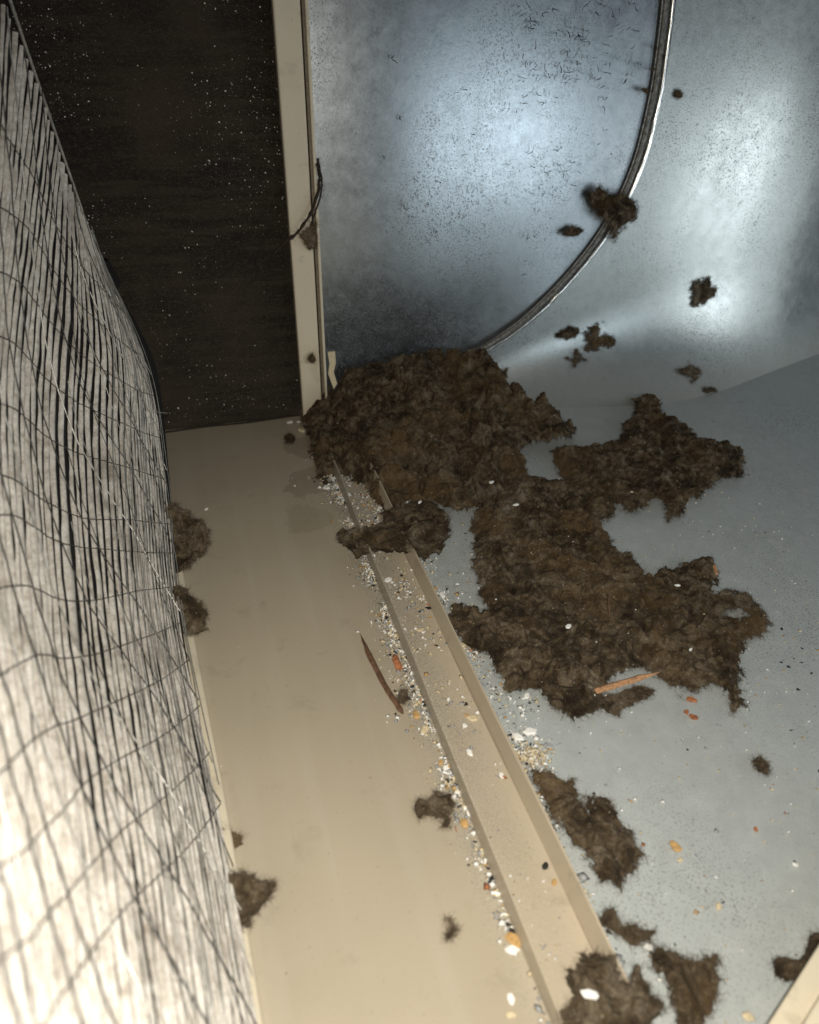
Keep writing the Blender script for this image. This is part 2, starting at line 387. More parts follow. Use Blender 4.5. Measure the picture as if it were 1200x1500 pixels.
tube('flange_lip', Sb+np.array([-.0084, -.0016, .0018])-bo, .0008, plain('dull_lip', (.35, .34, .32), .5, .6, var=.6, sc=400), bead, 6)

# ------------------------------------------------------------------ U channel in the middle
XL, XR, HC, LEAN = .0995, .1312, .0125, .0010
ch = empty('steel_channel', (XL, .05, 0)); tag(ch, 'beige painted steel U channel running from the lint heap to the bottom edge', 'channel')
def sweep(name, prof, y0, y1, mat, parent, o):
    n = 24; ys = np.linspace(y0, y1, n); P = np.array(prof); k = len(P)
    V = np.array([[p[0]-o[0]+.0003*math.sin(y*31+i), y-o[1], p[1]-o[2]] for y in ys for i, p in enumerate(P)])
    Fc = np.array([[a*k+j, a*k+(j+1) % k, (a+1)*k+(j+1) % k, (a+1)*k+j] for a in range(n-1) for j in range(k)])
    ob = obj(name, V, [list(map(int, f)) for f in Fc]+[list(range(k))[::-1], list(range((n-1)*k, n*k))], mat, parent)
    import bmesh
    bm = bmesh.new(); bm.from_mesh(ob.data); bmesh.ops.recalc_face_normals(bm, faces=bm.faces); bm.to_mesh(ob.data); bm.free()
    return bevel(ob, .0004)
cho = (XL, .05, 0)
sweep('web', [(XL+.0014, .0004), (XR-.0001, .0004), (XR-.0001, .0016), (XL+.0014, .0016)], -.1, .70, M['beige_rail'], ch, cho)
sweep('flange', [(XL, .0003), (XL+.0012, .0003), (XL+LEAN+.0014, HC), (XL+LEAN, HC)], -.1, .612, M['beige_rail'], ch, cho)
sweep('flange', [(XR, .0003), (XR+.0014, .0003), (XR+LEAN+.0036, HC+.002), (XR+LEAN+.0022, HC+.002)], .098, .612, M['beige_rail'], ch, cho)

# ------------------------------------------------------------------ lint clumps
def inside(P, poly):
    x, y = P[..., 0], P[..., 1]; r = np.zeros(x.shape, bool); n = len(poly); j = n-1
    for i in range(n):
        xi, yi = poly[i]; xj, yj = poly[j]
        c = ((yi > y) != (yj > y)) & (x < (xj-xi)*(y-yi)/((yj-yi)+1e-12)+xi); r ^= c; j = i
    return r
def segdist(P, poly):
    D = np.full(P.shape[:-1], 1e9); n = len(poly)
    for i in range(n):
        a = poly[i]; b_ = poly[(i+1) % n]; e = b_-a
        t = np.clip(((P-a)@e)/(e@e+1e-12), 0, 1); q = P-a-t[..., None]*e; D = np.minimum(D, np.sqrt((q*q).sum(-1)))
    return D
def fibres(P, Nrm, n, L, wd, rng, curl=1.0, tang=.75):
    """curly hair-thin ribbons rooted at P"""
    K = 5; i = rng.integers(0, len(P), n); p = P[i].copy(); d = rng.normal(size=(n, 3)); nn = Nrm[i]
    d -= (d*nn).sum(1)[:, None]*nn*tang; d /= np.linalg.norm(d, axis=1)[:, None]+1e-9
    l = L*rng.uniform(.3, 1, n)**1.5; W = rng.normal(size=(n, 3)); pts = [p]
    for k in range(K-1):
        d = d+curl*.45*W+rng.normal(size=(n, 3))*.22*curl; d /= np.linalg.norm(d, axis=1)[:, None]
        p = p+d*(l/(K-1))[:, None]; pts.append(p)
    pts = np.stack(pts, 1); sd = np.cross(pts[:, -1]-pts[:, 0], rng.normal(size=(n, 3))); sd /= np.linalg.norm(sd, axis=1)[:, None]+1e-9
    ww = np.array([1, .9, .8, .6, .25])*wd*.5
    V = np.stack([pts+sd[:, None]*ww[None, :, None], pts-sd[:, None]*ww[None, :, None]], 2).reshape(-1, 3)
    b0 = np.arange(n)[:, None]*(2*K)+np.arange(K-1)[None]*2
    Fc = np.stack([b0, b0+1, b0+3, b0+2], -1).reshape(-1, 4); return V, Fc
def grit(name, P, s, mi, mats, parent, rng, o=(0, 0, 0)):
    n = len(P); base = np.array([(1, 0, 0), (0, 1, 0), (-1, 0, 0), (0, -1, 0), (0, 0, 1), (0, 0, -.3)], float)
    V = base[None]*rng.uniform(.3, 1.25, (n, 6, 1))*s[:, None, None]
    th = rng.uniform(0, 6.28, n); c, s_ = np.cos(th), np.sin(th); as_ = rng.uniform(.25, 1, n)
    x = V[..., 0]; y = V[..., 1]*as_[:, None]; V = np.stack([x*c[:, None]-y*s_[:, None], x*s_[:, None]+y*c[:, None], V[..., 2]*rng.uniform(.3, .7, n)[:, None]], -1)
    V = V+P[:, None]; f = np.array([(0, 1, 4), (1, 2, 4), (2, 3, 4), (3, 0, 4), (1, 0, 5), (2, 1, 5), (3, 2, 5), (0, 3, 5)])
    Fc = (np.arange(n)[:, None, None]*6+f[None]).reshape(-1, 3)
    return tag(obj(name, V.reshape(-1, 3)-np.array(o), Fc, None, parent, mats=mats, mi=np.repeat(mi, 8)), kind='stuff')
def sizes_(R_, n, a, b_, k=3.): return a*(b_/a)**(R_.random(n)**k)
FLOOR = (np.zeros(3), np.array([1., 0, 0]), np.array([0, 1., 0]), np.array([0, 0, 1.]))
WALLF = (np.array([0, YB-.006, 0]), np.array([1., 0, 0]), np.array([0, 0, 1.]), np.array([0, -1., 0]))
def clump(label, poly_px, hmax, wd, group, frame=FLOOR, holes=(), res=.0009, seed=1, z0=0., hfun=None, clip=None, nf=1.0, double=False, edge=1.0, name='lint_clump', cat='lint clump', zfun=None, lump=1.0, mat=None, crisp=1.0, soft=1.0):
    O, U, Vv, N = frame; O = O+N*z0
    def pl(q):
        p = onplane(q[0], q[1], O, N)-O; return np.array([p@U, p@Vv])
    poly = np.array([pl(q) for q in poly_px]); hp = [np.array([pl(q) for q in h]) for h in holes]
    lo = poly.min(0)-.012; hi = poly.max(0)+.012
    if clip is not None: hi[1] = min(hi[1], clip)
    nx_, ny_ = [max(8, int((hi[k]-lo[k])/res)) for k in (0, 1)]
    A, B = np.meshgrid(np.linspace(lo[0], hi[0], nx_), np.linspace(lo[1], hi[1], ny_), indexing='ij')
    P2 = np.stack([A, B], -1); P3 = np.stack([A, B, np.full_like(A, seed*.731)], -1)
    P3 = P3+.010*np.stack([fbm(P3, 40, 3, 91), fbm(P3, 40, 3, 92), 0*A], -1)
    d = segdist(P2, poly)*np.where(inside(P2, poly), 1, -1)
    for h in hp: d = np.minimum(d, -segdist(P2, h)*np.where(inside(P2, h), 1, -1))
    sc = min(1., (poly.max(0)-poly.min(0)).min()/.05)
    d = d + edge*sc*(.0075*fbm(P3, 85, 3, seed)+.0055*fbm(P3, 330, 4, seed+5, .8)) + .0022*sc*min(1, sc+.2)
    keep = d > 0
    t = np.clip(d/wd, 0, 1); prof = np.sqrt(np.clip(t*(2-t), 0, 1))
    bil = 1-np.abs(fbm(P3, 40, 2, seed+9))*2.2; bil2 = 1-np.abs(fbm(P3+.3, 105, 2, seed+11))*2.2
    cre = np.clip(np.abs(fbm(P3+1.7, 34, 3, seed+21))*7, 0, 1); cr2 = np.clip(np.abs(fbm(P3+2.7, 80, 2, seed+25))*5, 0, 1)
    mod = (.25+.45*bil+.30*bil2*lump)*(.45+.35*cre+.2*cr2)
    h = hmax*prof*np.clip(mod, .08, 2)
    if hfun is not None: h = hfun(P2)*prof*(.80+.16*fbm(P3, 24, 2, seed+51))+.012*prof*((1-np.abs(fbm(P3, 26, 2, seed+52))*2.2)*cre-.5)+.0045*prof*(bil2*cr2-.3)
    h = h + np.minimum(1, t*4)*(.0011*fbm(P3, 300, 4, seed+31, .7)*crisp) + .0004
    h = np.maximum(h, .0003)
    zb = 0 if zfun is None else zfun(P2)
    # sideways jitter makes small overhangs and ragged rims
    jx = .0013*fbm(P3+5, 350, 2, seed+41)*sc; jy = .0013*fbm(P3+9, 350, 2, seed+43)*sc
    W = O+(A+jx)[..., None]*U+(B+jy)[..., None]*Vv+(h+zb)[..., None]*N
    fa = grid_faces(nx_, ny_); kf = keep.ravel(); fa = fa[kf[fa].all(1)]
    used = np.unique(fa); remap = -np.ones(nx_*ny_, int); remap[used] = np.arange(len(used))
    V = W.reshape(-1, 3)[used]; fa = remap[fa]; n0 = len(V)
    if double:
        Wb = (O+(A+jx)[..., None]*U+(B+jy)[..., None]*Vv-(h*.8)[..., None]*N).reshape(-1, 3)[used]
        V2 = np.vstack([V, Wb]); fa2 = np.vstack([fa, fa[:, ::-1]+n0])
    else: V2, fa2 = V, fa
    base = V.mean(0); base = base-N*((base-O)@N)
    if clip is not None: pass
    o = obj(name, V2-base, fa2, mat or M['lint'], smooth=True); o.location = base
    dv_ = d.ravel()[used]; rimv = np.clip(dv_/.0062/max(sc, .3), 0, 1.3)*soft*(.55 if name == 'lint_crumb' else .8 if name == 'lint_tuft' else 1)
    if double: rimv = np.concatenate([rimv, rimv])
    at_ = o.data.attributes.new('rim', 'FLOAT', 'POINT'); at_.data.foreach_set('value', rimv.astype(np.float32))
    tag(o, label, cat, group)
    rng = np.random.default_rng(seed*7+1)
    dd = d.ravel()[used]; rim = np.where((dd < .003))[0]
    NN = np.broadcast_to(N, V.shape)
    area_ = len(used)*res*res
    n1 = int(nf*area_*3.2e5); n2 = int(nf*len(rim)*1.5)
    Va, Fa = fibres(V, NN, max(20, n1), .0042, .00010, rng, 1.5)
    Vb, Fb = fibres(V[rim] if len(rim) else V, NN if not len(rim) else NN[:len(rim)], max(20, n2), .0058, .00011, rng, 1.2, .93)
    VV = np.vstack([Va, Vb]); FF = np.vstack([Fa, Fb+len(Va)])
    if clip is not None and frame is FLOOR: VV[:, 1] = np.minimum(VV[:, 1], YB-.004)
    if frame is FLOOR: VV[:, 2] = np.maximum(VV[:, 2], .0003)
    fo = obj('loose_fibre', VV-base, FF, M['fibre'], o); tag(fo, kind='stuff')
    nsp = int(area_*9000)
    if nsp > 12 and not double: sel = rng.integers(0, n0, nsp); grit('trapped_speck', V[sel]+N*.0002, .00025*(5.0)**(rng.random(nsp)**2.6), rng.choice([0, 1, 1, 3], nsp), [M['white'], M['cream'], M['greychip'], M['tan']], o, rng, base)
    if name == 'lint_crumb':
        ext_ = np.linalg.norm(V-V.mean(0), axis=1).max(); k = 34; q = rng.normal(size=(k, 2))*ext_*.85
        grit('crumb_bit', V.mean(0)-N*((V.mean(0)-O)@N)+q[:, :1]*U+q[:, 1:]*Vv+N*.0003, .0003*(4.5)**(rng.random(k)**2.2), rng.integers(0, 2, k), [M['fibre_dark'], M['fibre']], o, rng, base)
    return o
GL = 'clumps of dark lint shed through the air handler'
def heap_h(P):
    X_, Y_ = P[..., 0], P[..., 1]
    k = np.clip((Y_-.50)/(.735-.50), 0, 1)
    side = np.clip((X_-.10)/.05, .25, 1)*np.clip((.52-X_)/.20, .0, 1)
    return .009+.074*k**1.7*side
clump('largest heap of dark brown lint, piled against the steel wall and post foot',
      [(440, 560), (434, 600), (455, 640), (462, 690), (478, 712), (500, 700), (520, 706), (545, 725), (560, 757), (600, 738), (640, 742), (668, 752), (708, 748), (730, 728), (752, 722), (768, 700), (762, 672), (775, 655), (800, 655), (832, 652), (840, 635), (815, 622), (800, 606), (775, 612), (745, 603), (720, 580), (700, 560), (690, 470), (430, 470)],
      .05, .022, GL, hfun=heap_h, clip=YB-.0045, seed=3, res=.00095)
clump('wide flat torn mat of brown lint in the middle of the steel floor',
      [(692, 800), (696, 762), (720, 735), (745, 712), (775, 702), (812, 712), (842, 705), (856, 742), (880, 770), (895, 805), (925, 818), (938, 838), (932, 860), (958, 848), (1000, 830), (1040, 826), (1052, 838), (1040, 868), (1040, 905), (1065, 925), (1080, 950), (1075, 975), (1078, 1005), (1092, 1038), (1074, 1044), (1060, 1018), (1045, 1008), (1020, 1016), (985, 1008), (965, 990), (935, 980), (905, 995), (880, 1020), (862, 1052), (838, 1056), (812, 1048), (790, 1018), (745, 1016), (727, 990), (722, 965), (692, 952), (668, 935), (660, 892), (676, 886), (700, 902), (716, 900), (700, 850)],
      .013, .020, GL, seed=11, res=.0008)
clump('spread eagled dark lint clump on the steel floor, nearest the curved sheet',
      [(808, 668), (832, 655), (872, 660), (908, 652), (915, 640), (905, 628), (928, 618), (930, 590), (945, 578), (966, 582), (966, 612), (988, 618), (1008, 630), (1018, 650), (1050, 648), (1076, 660), (1090, 680), (1083, 704), (1052, 706), (1032, 722), (1010, 740), (990, 765), (975, 771), (976, 745), (960, 728), (940, 748), (920, 754), (900, 745), (882, 768), (862, 755), (846, 722), (822, 700)],
      .014, .018, GL, seed=17, res=.0009)
clump('curled ring shaped lint clump at the right end of the wide mat',
      [(1040, 880), (1060, 872), (1090, 875), (1114, 892), (1122, 915), (1108, 938), (1085, 950), (1060, 940), (1040, 915)],
      .009, .008, GL, holes=[[(1050, 899), (1068, 894), (1084, 898), (1092, 908), (1074, 914), (1055, 909)]], seed=23, res=.0006, edge=.6)
clump('brown lint clump bridging the channel just below the big heap',
      [(503, 798), (500, 788), (530, 784), (556, 772), (566, 756), (590, 742), (618, 738), (645, 745), (656, 762), (658, 782), (645, 800), (622, 818), (606, 808), (596, 793), (572, 797), (545, 802), (520, 806)],
      .013, .012, GL, seed=29, z0=.0135, res=.0007, double=True)
clump('elongated brown lint clump on the steel floor beside the channel, below the gravel',
      [(786, 1142), (804, 1134), (822, 1152), (838, 1146), (850, 1160), (848, 1184), (862, 1196), (864, 1172), (880, 1172), (900, 1185), (908, 1212), (930, 1225), (938, 1252), (930, 1280), (905, 1297), (880, 1288), (865, 1266), (848, 1245), (824, 1215), (806, 1202), (792, 1170)],
      .008, .012, GL, seed=31, res=.0006)
clump('lint clump over the open end of the channel holding an oval white chip',
      [(835, 1428), (858, 1408), (888, 1412), (905, 1440), (925, 1452), (932, 1428), (942, 1448), (962, 1474), (950, 1492), (948, 1540), (828, 1540), (828, 1485), (840, 1455)],
      .010, .012, GL, seed=37, z0=.0125, res=.0006, double=True)
clump('ragged lint clump on the steel floor at the bottom, right of the channel end',
      [(960, 1392), (985, 1396), (1020, 1408), (1046, 1412), (1056, 1440), (1050, 1470), (1036, 1492), (1022, 1530), (985, 1530), (988, 1495), (976, 1450), (956, 1420)],
      .006, .010, GL, seed=41, res=.0006)
clump('tiny lint scrap beside the channel with a small tail reaching toward the bottom clump',
      [(876, 1352), (888, 1330), (898, 1332), (904, 1345), (912, 1358), (932, 1362), (956, 1368), (957, 1386), (930, 1390), (912, 1378), (898, 1366)],
      .0045, .006, GL, seed=43, res=.0005)
clump('crooked lint scrap lying on the beige pan left of the channel',
      [(610, 1188), (614, 1176), (628, 1174), (640, 1162), (662, 1164), (668, 1178), (660, 1200), (657, 1214), (641, 1219), (648, 1202), (630, 1196), (616, 1197)],
      .005, .006, GL, seed=47, res=.0005)
clump('dark lint clump beside the blurred beige bar in the lower right corner',
      [(1130, 1412), (1150, 1404), (1168, 1406), (1182, 1372), (1196, 1368), (1206, 1388), (1180, 1430), (1150, 1442), (1134, 1432)],
      .007, .008, GL, seed=53, res=.0006)
clump('small thin grey lint scrap alone on the steel floor at the right',
      [(1099, 1116), (1114, 1110), (1128, 1124), (1124, 1139), (1110, 1132)], .003, .005, GL, seed=59, res=.0005, soft=.6)
clump('faint wispy grey lint wad on the beige pan near the bottom',
      [(648, 1346), (660, 1343), (667, 1356), (676, 1362), (668, 1374), (655, 1382), (648, 1372), (656, 1360)], .0022, .005, GL, seed=61, res=.0005, nf=2, soft=.42)
clump('flat lint fragment under the tip of the wood splinter',
      [(862, 1040), (880, 1022), (905, 1020), (935, 1006), (958, 1012), (945, 1030), (915, 1035), (905, 1052), (890, 1048), (880, 1038)],
      .004, .006, GL, seed=67, res=.0005)
clump('lint crumb at the left foot of the channel by the weathered splinter',
      [(582, 1018), (588, 1010), (598, 1012), (600, 1024), (592, 1034), (582, 1030)], .004, .004, GL, seed=71, res=.0004)
clump('tiny lint knot on the beige pan left of the post foot',
      [(416, 640), (424, 636), (432, 642), (430, 652), (418, 651)], .004, .004, GL, seed=72, res=.0005)

# tufts caught on the pleated filter and its retaining strip
def vframe(x, y, dist):
    O = at(x, y, dist); N = -ray(x, y); N = N+np.array([.25, -.1, .35]); N /= np.linalg.norm(N)
    U = np.cross([0, 0, 1.], N); U /= np.linalg.norm(U); V_ = np.cross(N, U); return (O, U, V_, N)
GT = 'lint tufts caught on the filter'
for lab, poly, ctr, dist, hm, sd in [
    ('tan and black lint tuft caught on the filter edge, uppermost of the tufts there', [(238, 742), (252, 730), (268, 742), (280, 760), (298, 770), (306, 795), (298, 815), (280, 822), (262, 835), (246, 830)], (265, 790), .585, .010, 101),
    ('dark lint tuft on the filter edge just below the tan one', [(248, 870), (262, 860), (285, 880), (302, 895), (300, 922), (282, 930), (262, 925), (250, 905)], (275, 900), .52, .008, 103),
    ('small grey lint tuft on the retaining strip midway down the filter', [(288, 1190), (310, 1205), (330, 1215), (352, 1222), (358, 1240), (335, 1250), (312, 1240), (296, 1220)], (325, 1225), .415, .006, 105),
    ('fluffy brown lint tuft on the retaining strip, lowest along the filter', [(328, 1300), (338, 1282), (360, 1276), (376, 1284), (398, 1296), (390, 1320), (376, 1338), (368, 1362), (345, 1365), (330, 1345)], (360, 1320), .385, .009, 107)]:
    clump(lab, poly, hm*.8, .008, GT, edge=1.25, frame=vframe(*ctr, dist), seed=sd, res=.0005, double=True, name='lint_tuft', cat='lint tuft', nf=1.2)

# dirt on the steel sheets
GD = 'lint crumbs stuck to the steel sheets'
SN = np.array([-.25, -.85, .45]); SN /= np.linalg.norm(SN)
def sframe(x, y):
    # point on the scroll sheet nearest the line of sight
    d = ray(x, y); Q = G.reshape(-1, 3)-CAM; k = Q@d; e = np.linalg.norm(Q-k[:, None]*d, axis=1); i = int(np.argmin(np.where(k > 0, e, 9)))
    ia, ib = divmod(i, NB); ia = min(max(ia, 1), NA-2); ib = min(max(ib, 1), NB-2)
    nrm = np.cross(G[ia+1, ib]-G[ia-1, ib], G[ia, ib+1]-G[ia, ib-1]); nrm /= np.linalg.norm(nrm)
    if nrm@d > 0: nrm = -nrm
    dd = np.dot(G[ia, ib]-CAM, nrm)/np.dot(d, nrm)
    O = CAM+d*dd+nrm*.0010
    U = np.cross([0, 0, 1.], nrm); U /= np.linalg.norm(U); return (O, U, np.cross(nrm, U), nrm)
def blob(x, y, r, k=9, rr=.35, sy=1.0, a=0.):
    out = []
    for i in range(k):
        t = i/k*6.283; q = r*(1+random.uniform(-rr, rr)); u, v = math.cos(t)*q, math.sin(t)*q*sy
        out.append((x+u*math.cos(a)-v*math.sin(a), y+u*math.sin(a)+v*math.cos(a)))
    return out
for lab, (x, y), r, sy, a, hm, sd in [
    ('lint crumb high on the curved sheet, in the middle of its bright glare', (1028, 430), 15, 1.4, 1.2, .0045, 201),
    ('star shaped lint crumb on the curved sheet below the seam bead', (876, 492), 18, .7, -.4, .0045, 202),
    ('round lint crumb left of the star shaped one', (833, 488), 12, .6, -.2, .003, 203),
    ('small lint crumb below the star shaped one', (842, 528), 10, 1.2, 0, .003, 204),
    ('lint crumb near the crease where the curved sheet meets the floor', (1012, 547), 15, .7, .4, .004, 205),
    ('pointed lint crumb touching the crease at the foot of the curved sheet', (1036, 571), 12, .45, .5, .004, 206),
    ('faint round lint spot on the curved sheet beside the heap', (721, 552), 8, .9, 0, .002, 207),
    ('second faint lint spot beside the heap, right of the first', (738, 547), 6, .9, 0, .002, 208)]:
    clump(lab, blob(x, y, r*1.05, 13, .55, sy, a), hm*.6, .007, GD, frame=sframe(x, y), seed=sd, res=.0006, name='lint_crumb', cat='lint crumb', nf=2.5, edge=2.2)
WF = (np.array([0, YB-.0085, 0]),)+WALLF[1:]
for lab, poly, hm, sd in [
    ('large black lint knot wrapped round the middle of the seam bead', [(862, 282), (876, 272), (892, 285), (908, 280), (930, 296), (926, 318), (908, 332), (898, 352), (888, 345), (890, 325), (872, 318), (862, 300)], .010, 211),
    ('grey lint smudge on the wall left of the seam bead, below the black knot', blob(838, 340, 15, 10, .4, .8, .3), .003, 212)]:
    clump(lab, poly, hm, .008, GD, frame=WF, seed=sd, res=.0006, name='lint_crumb', cat='lint crumb', nf=1.6, edge=.9, mat=None)
for k, (x, y, r) in enumerate([(946, 132, 8), (955, 100, 5), (960, 70, 4), (992, 138, 8)]):
    labs = ['dark lint crumb on the seam bead near the top of the picture', 'small lint crumb on the bead just above the dark one', 'small crumb high on the bead, the uppermost on it', 'faint pair of lint flecks right of the bead']
    clump(labs[k], blob(x, y, r, 9, .4, .8, .3), .002, .006, GD, frame=(np.array([0, YB-.0085, 0]),)+WALLF[1:] if x < 985 else sframe(x, y), seed=220+k, res=.0006, name='lint_crumb', cat='lint crumb', nf=1.2, edge=.9)
# hair-fine dirt strands scattered on the sheets
rng = np.random.default_rng(12)
def wallpts(n, boxes):
    P = []
    for x0, x1, y0, y1, wt in boxes:
        for _ in range(int(n*wt)): P.append(onY(rng.uniform(x0, x1), rng.uniform(y0, y1), YB-.0085))
    return np.array(P)
P = wallpts(200, [(760, 940, 0, 120, .9), (740, 900, 90, 280, .45), (560, 700, 60, 340, .12), (760, 800, 270, 420, .12)])
V1, F1 = fibres(P, np.tile([0, -1., 0], (len(P), 1)), 330, .010, .0008, rng, 2.6, 1.0)
st = obj('dirt_strand', V1-np.array([.45, YB, 0]), F1, M['fibre_dark'], wall); tag(st, kind='stuff')
bxs = [(760, 940, 0, 120, .25), (740, 900, 90, 280, .12), (465, 640, 0, 500, .12), (600, 900, 250, 480, .10), (640, 980, 0, 400, .2)]
P = wallpts(1500, bxs); P[:, 1] += .0005
q_ = grit('dirt_crumb', P-np.array([0, .0, 0]), sizes_(rng, len(P), .00018, .0011, 3.), rng.integers(0, 2, len(P)), [M['fibre_dark'], M['fibre']], wall, rng, (.45, YB, 0))
k_ = rng.integers(0, len(Sb), 700); P = Sb[k_]+np.array([-.004, -.004, 0])+rng.normal(size=(700, 3))*[.0045, .0006, .0045]
q_ = grit('dirt_crumb', P, sizes_(rng, 700, .0003, .0020, 2.6), rng.integers(0, 2, 700), [M['fibre_dark'], M['fibre']], bead, rng, bo)
Va, Fa = fibres(P[:300], np.tile([0, -1., 0], (300, 1)), 500, .006, .0003, rng, 1.6, .9)
tag(obj('hair', Va-bo, Fa, M['fibre_dark'], bead), kind='stuff')
fa_ = fg[(G.reshape(-1, 3)[fg[:, 0], 0] < 1.0)]; ar_ = np.linalg.norm(np.cross(G.reshape(-1, 3)[fa_[:, 1]]-G.reshape(-1, 3)[fa_[:, 0]], G.reshape(-1, 3)[fa_[:, 3]]-G.reshape(-1, 3)[fa_[:, 0]]), axis=1)
pz_ = G.reshape(-1, 3)[fa_[:, 0]]; ar_ = ar_*np.clip(.4+1.4*noise(pz_, 14, 5), .05, 1)*np.where(pz_[:, 2] < .16, 2.2, .6)
fi = rng.choice(len(fa_), 2600, p=ar_/ar_.sum()); P = G.reshape(-1, 3)[fa_[fi]].mean(1)+rng.normal(size=(2600, 3))*[.0008, 0, .0008]+np.array([-.0001, -.0003, .0003])
q_ = grit('dirt_crumb', P, sizes_(rng, 2600, .0002, .0012, 3.2), rng.integers(0, 3, 2600), [M['fibre_dark'], M['fibre'], M['fibre_dark']], scroll, rng, (.7, .70, 0))
# roots and web across the post
tw = empty('cobweb_strand', tuple(onY(430, 335, YP-.006))); two = onY(430, 335, YP-.006)
tag(tw, 'dark dusty strand drooping across the beige post toward the steel wall', 'cobweb')
path = [onY(x, y, YP-Yo) for x, y, Yo in [(466, 232, .000), (468, 262, .002), (463, 292, .004), (452, 318, .006), (436, 340, .007), (418, 355, .006), (402, 372, .002)]]
pp = smoothline(path, 50); pp = pp+.0010*np.stack([noise(pp, 200, 3), noise(pp, 200, 4), noise(pp, 200, 5)], 1)
tube('strand', pp-two, .0016*(1+.5*noise(pp, 220, 6)), M['twig'], tw, 6)
pp2 = smoothline([onY(x, y, YP-.004) for x, y in [(463, 240), (471, 258), (470, 285), (462, 310), (455, 330)]], 30)
tube('strand', pp2-two, .0009, M['twig'], tw, 5)
Va, Fa = fibres(np.vstack([pp, pp2]), np.tile([0, -1., 0], (80, 1)), 260, .007, .0003, rng, 1.5, .5)
tag(obj('hair', Va-two, Fa, M['fibre_dark'], tw), kind='stuff')
clump('thin brown lint web hanging under the strand on the beige post', [(436, 343), (450, 332), (464, 322), (467, 345), (462, 362), (452, 366), (444, 352)], .002, .006, GD, frame=(np.array([0, YP-.003, 0]),)+WALLF[1:], seed=231, res=.0006, name='lint_crumb', cat='lint crumb', edge=.8)
clump('tiny crumb stuck low on the beige post', blob(457, 524, 7, 9, .4), .002, .004, GD, frame=(np.array([0, YP-.001, 0]),)+WALLF[1:], seed=232, res=.0005, name='lint_crumb', cat='lint crumb', edge=.6)

# ------------------------------------------------------------------ grit
MG = [M['white'], M['cream'], M['greychip'], M['tan'], M['blackchip'], M['rust']]
def sizes(n, a, b_, k=3.): return a*(b_/a)**(rng.random(n)**k)
def cols(n, p): return rng.choice(6, n, p=np.array(p)/sum(p))
def patchy(X_, Y_, f, s, lo=.1): return np.clip(.5+1.3*noise(np.stack([X_, Y_, X_*0], -1), f, s), lo, 1)
parts = []
# left foot of the channel
n_ = 13000; Yq = rng.uniform(.06, .64, n_); sp = np.interp(Yq, [.06, .2, .3, .42, .55, .64], [.004, .005, .007, .006, .008, .012])
Xq = XL-.0004-rng.exponential(1, n_)*sp*.62; k = rng.random(n_) < patchy(Xq*0, Yq, 40, 2, .12)*np.interp(Yq, [.06, .15, .25, .3, .64], [.25, .35, .8, 1, 1]); parts.append((Xq[k], Yq[k], 0*Xq[k]+.0006))
# right side of the channel
n_ = 17000; Yq = rng.uniform(.08, .62, n_); sp = np.interp(Yq, [.08, .17, .23, .27, .33, .42, .5, .62], [.004, .005, .016, .020, .015, .010, .022, .02])
Xq = XR+.0045+rng.exponential(1, n_)*sp*.6; k = rng.random(n_) < patchy(Xq, Yq, 60, 9, .2)*np.interp(Yq, [.08, .17, .23, .62], [.15, .3, 1, .8]); parts.append((Xq[k], Yq[k], 0*Xq[k]+.0004))
# inside the channel
n_ = 7000; Yq = rng.uniform(.1, .62, n_); Xq = rng.uniform(XL+.004, XR-.001, n_); k = rng.random(n_) < patchy(Xq, Yq, 45, 21, .05)*np.interp(Yq, [.1, .2, .3, .36, .45, .62], [.06, .12, .25, .9, .9, 1]); parts.append((Xq[k], Yq[k], 0*Xq[k]+.0019))
A_ = np.hstack([p[0] for p in parts]); B_ = np.hstack([p[1] for p in parts]); C_ = np.hstack([p[2] for p in parts])
s = sizes(len(A_), .00028, .0030, 2.2); mi = cols(len(A_), [6.0, 4, 4.5, .9, 1.8, .12])
g0 = grit('grit', np.stack([A_, B_, C_], 1), s, mi, MG, None, rng); tag(g0, 'pale sandy grit and crumbs strewn along both sides of the channel', 'grit')
# thin scatter over the steel floor and the pan
n_ = 16000; Xq = XR+.006+rng.random(n_)**1.5*.42; Yq = rng.uniform(.06, .6, n_); k = rng.random(n_) < patchy(Xq, Yq, 9, 31, .25)*np.clip(1.25-Yq*1.6, .15, 1)
P = np.stack([Xq[k], Yq[k], 0*Xq[k]+.0002], 1); g1 = grit('grit', P, sizes(len(P), .0003, .0019, 2.4), cols(len(P), [5, 5, 3, 1.6, 2, .3]), MG, None, rng); tag(g1, 'fine pale specks scattered over the open steel floor', 'grit')
n_ = 240; P = np.stack([rng.uniform(-.04, .098, n_), rng.uniform(.08, .72, n_)**1.0, np.full(n_, .0003)], 1)
g2 = grit('grit', P, sizes(n_, .00018, .0007, 4), cols(n_, [2, 1, 2, .5, 7, .2]), MG, None, rng); tag(g2, 'sparse dark and pale specks on the smooth beige pan', 'grit')

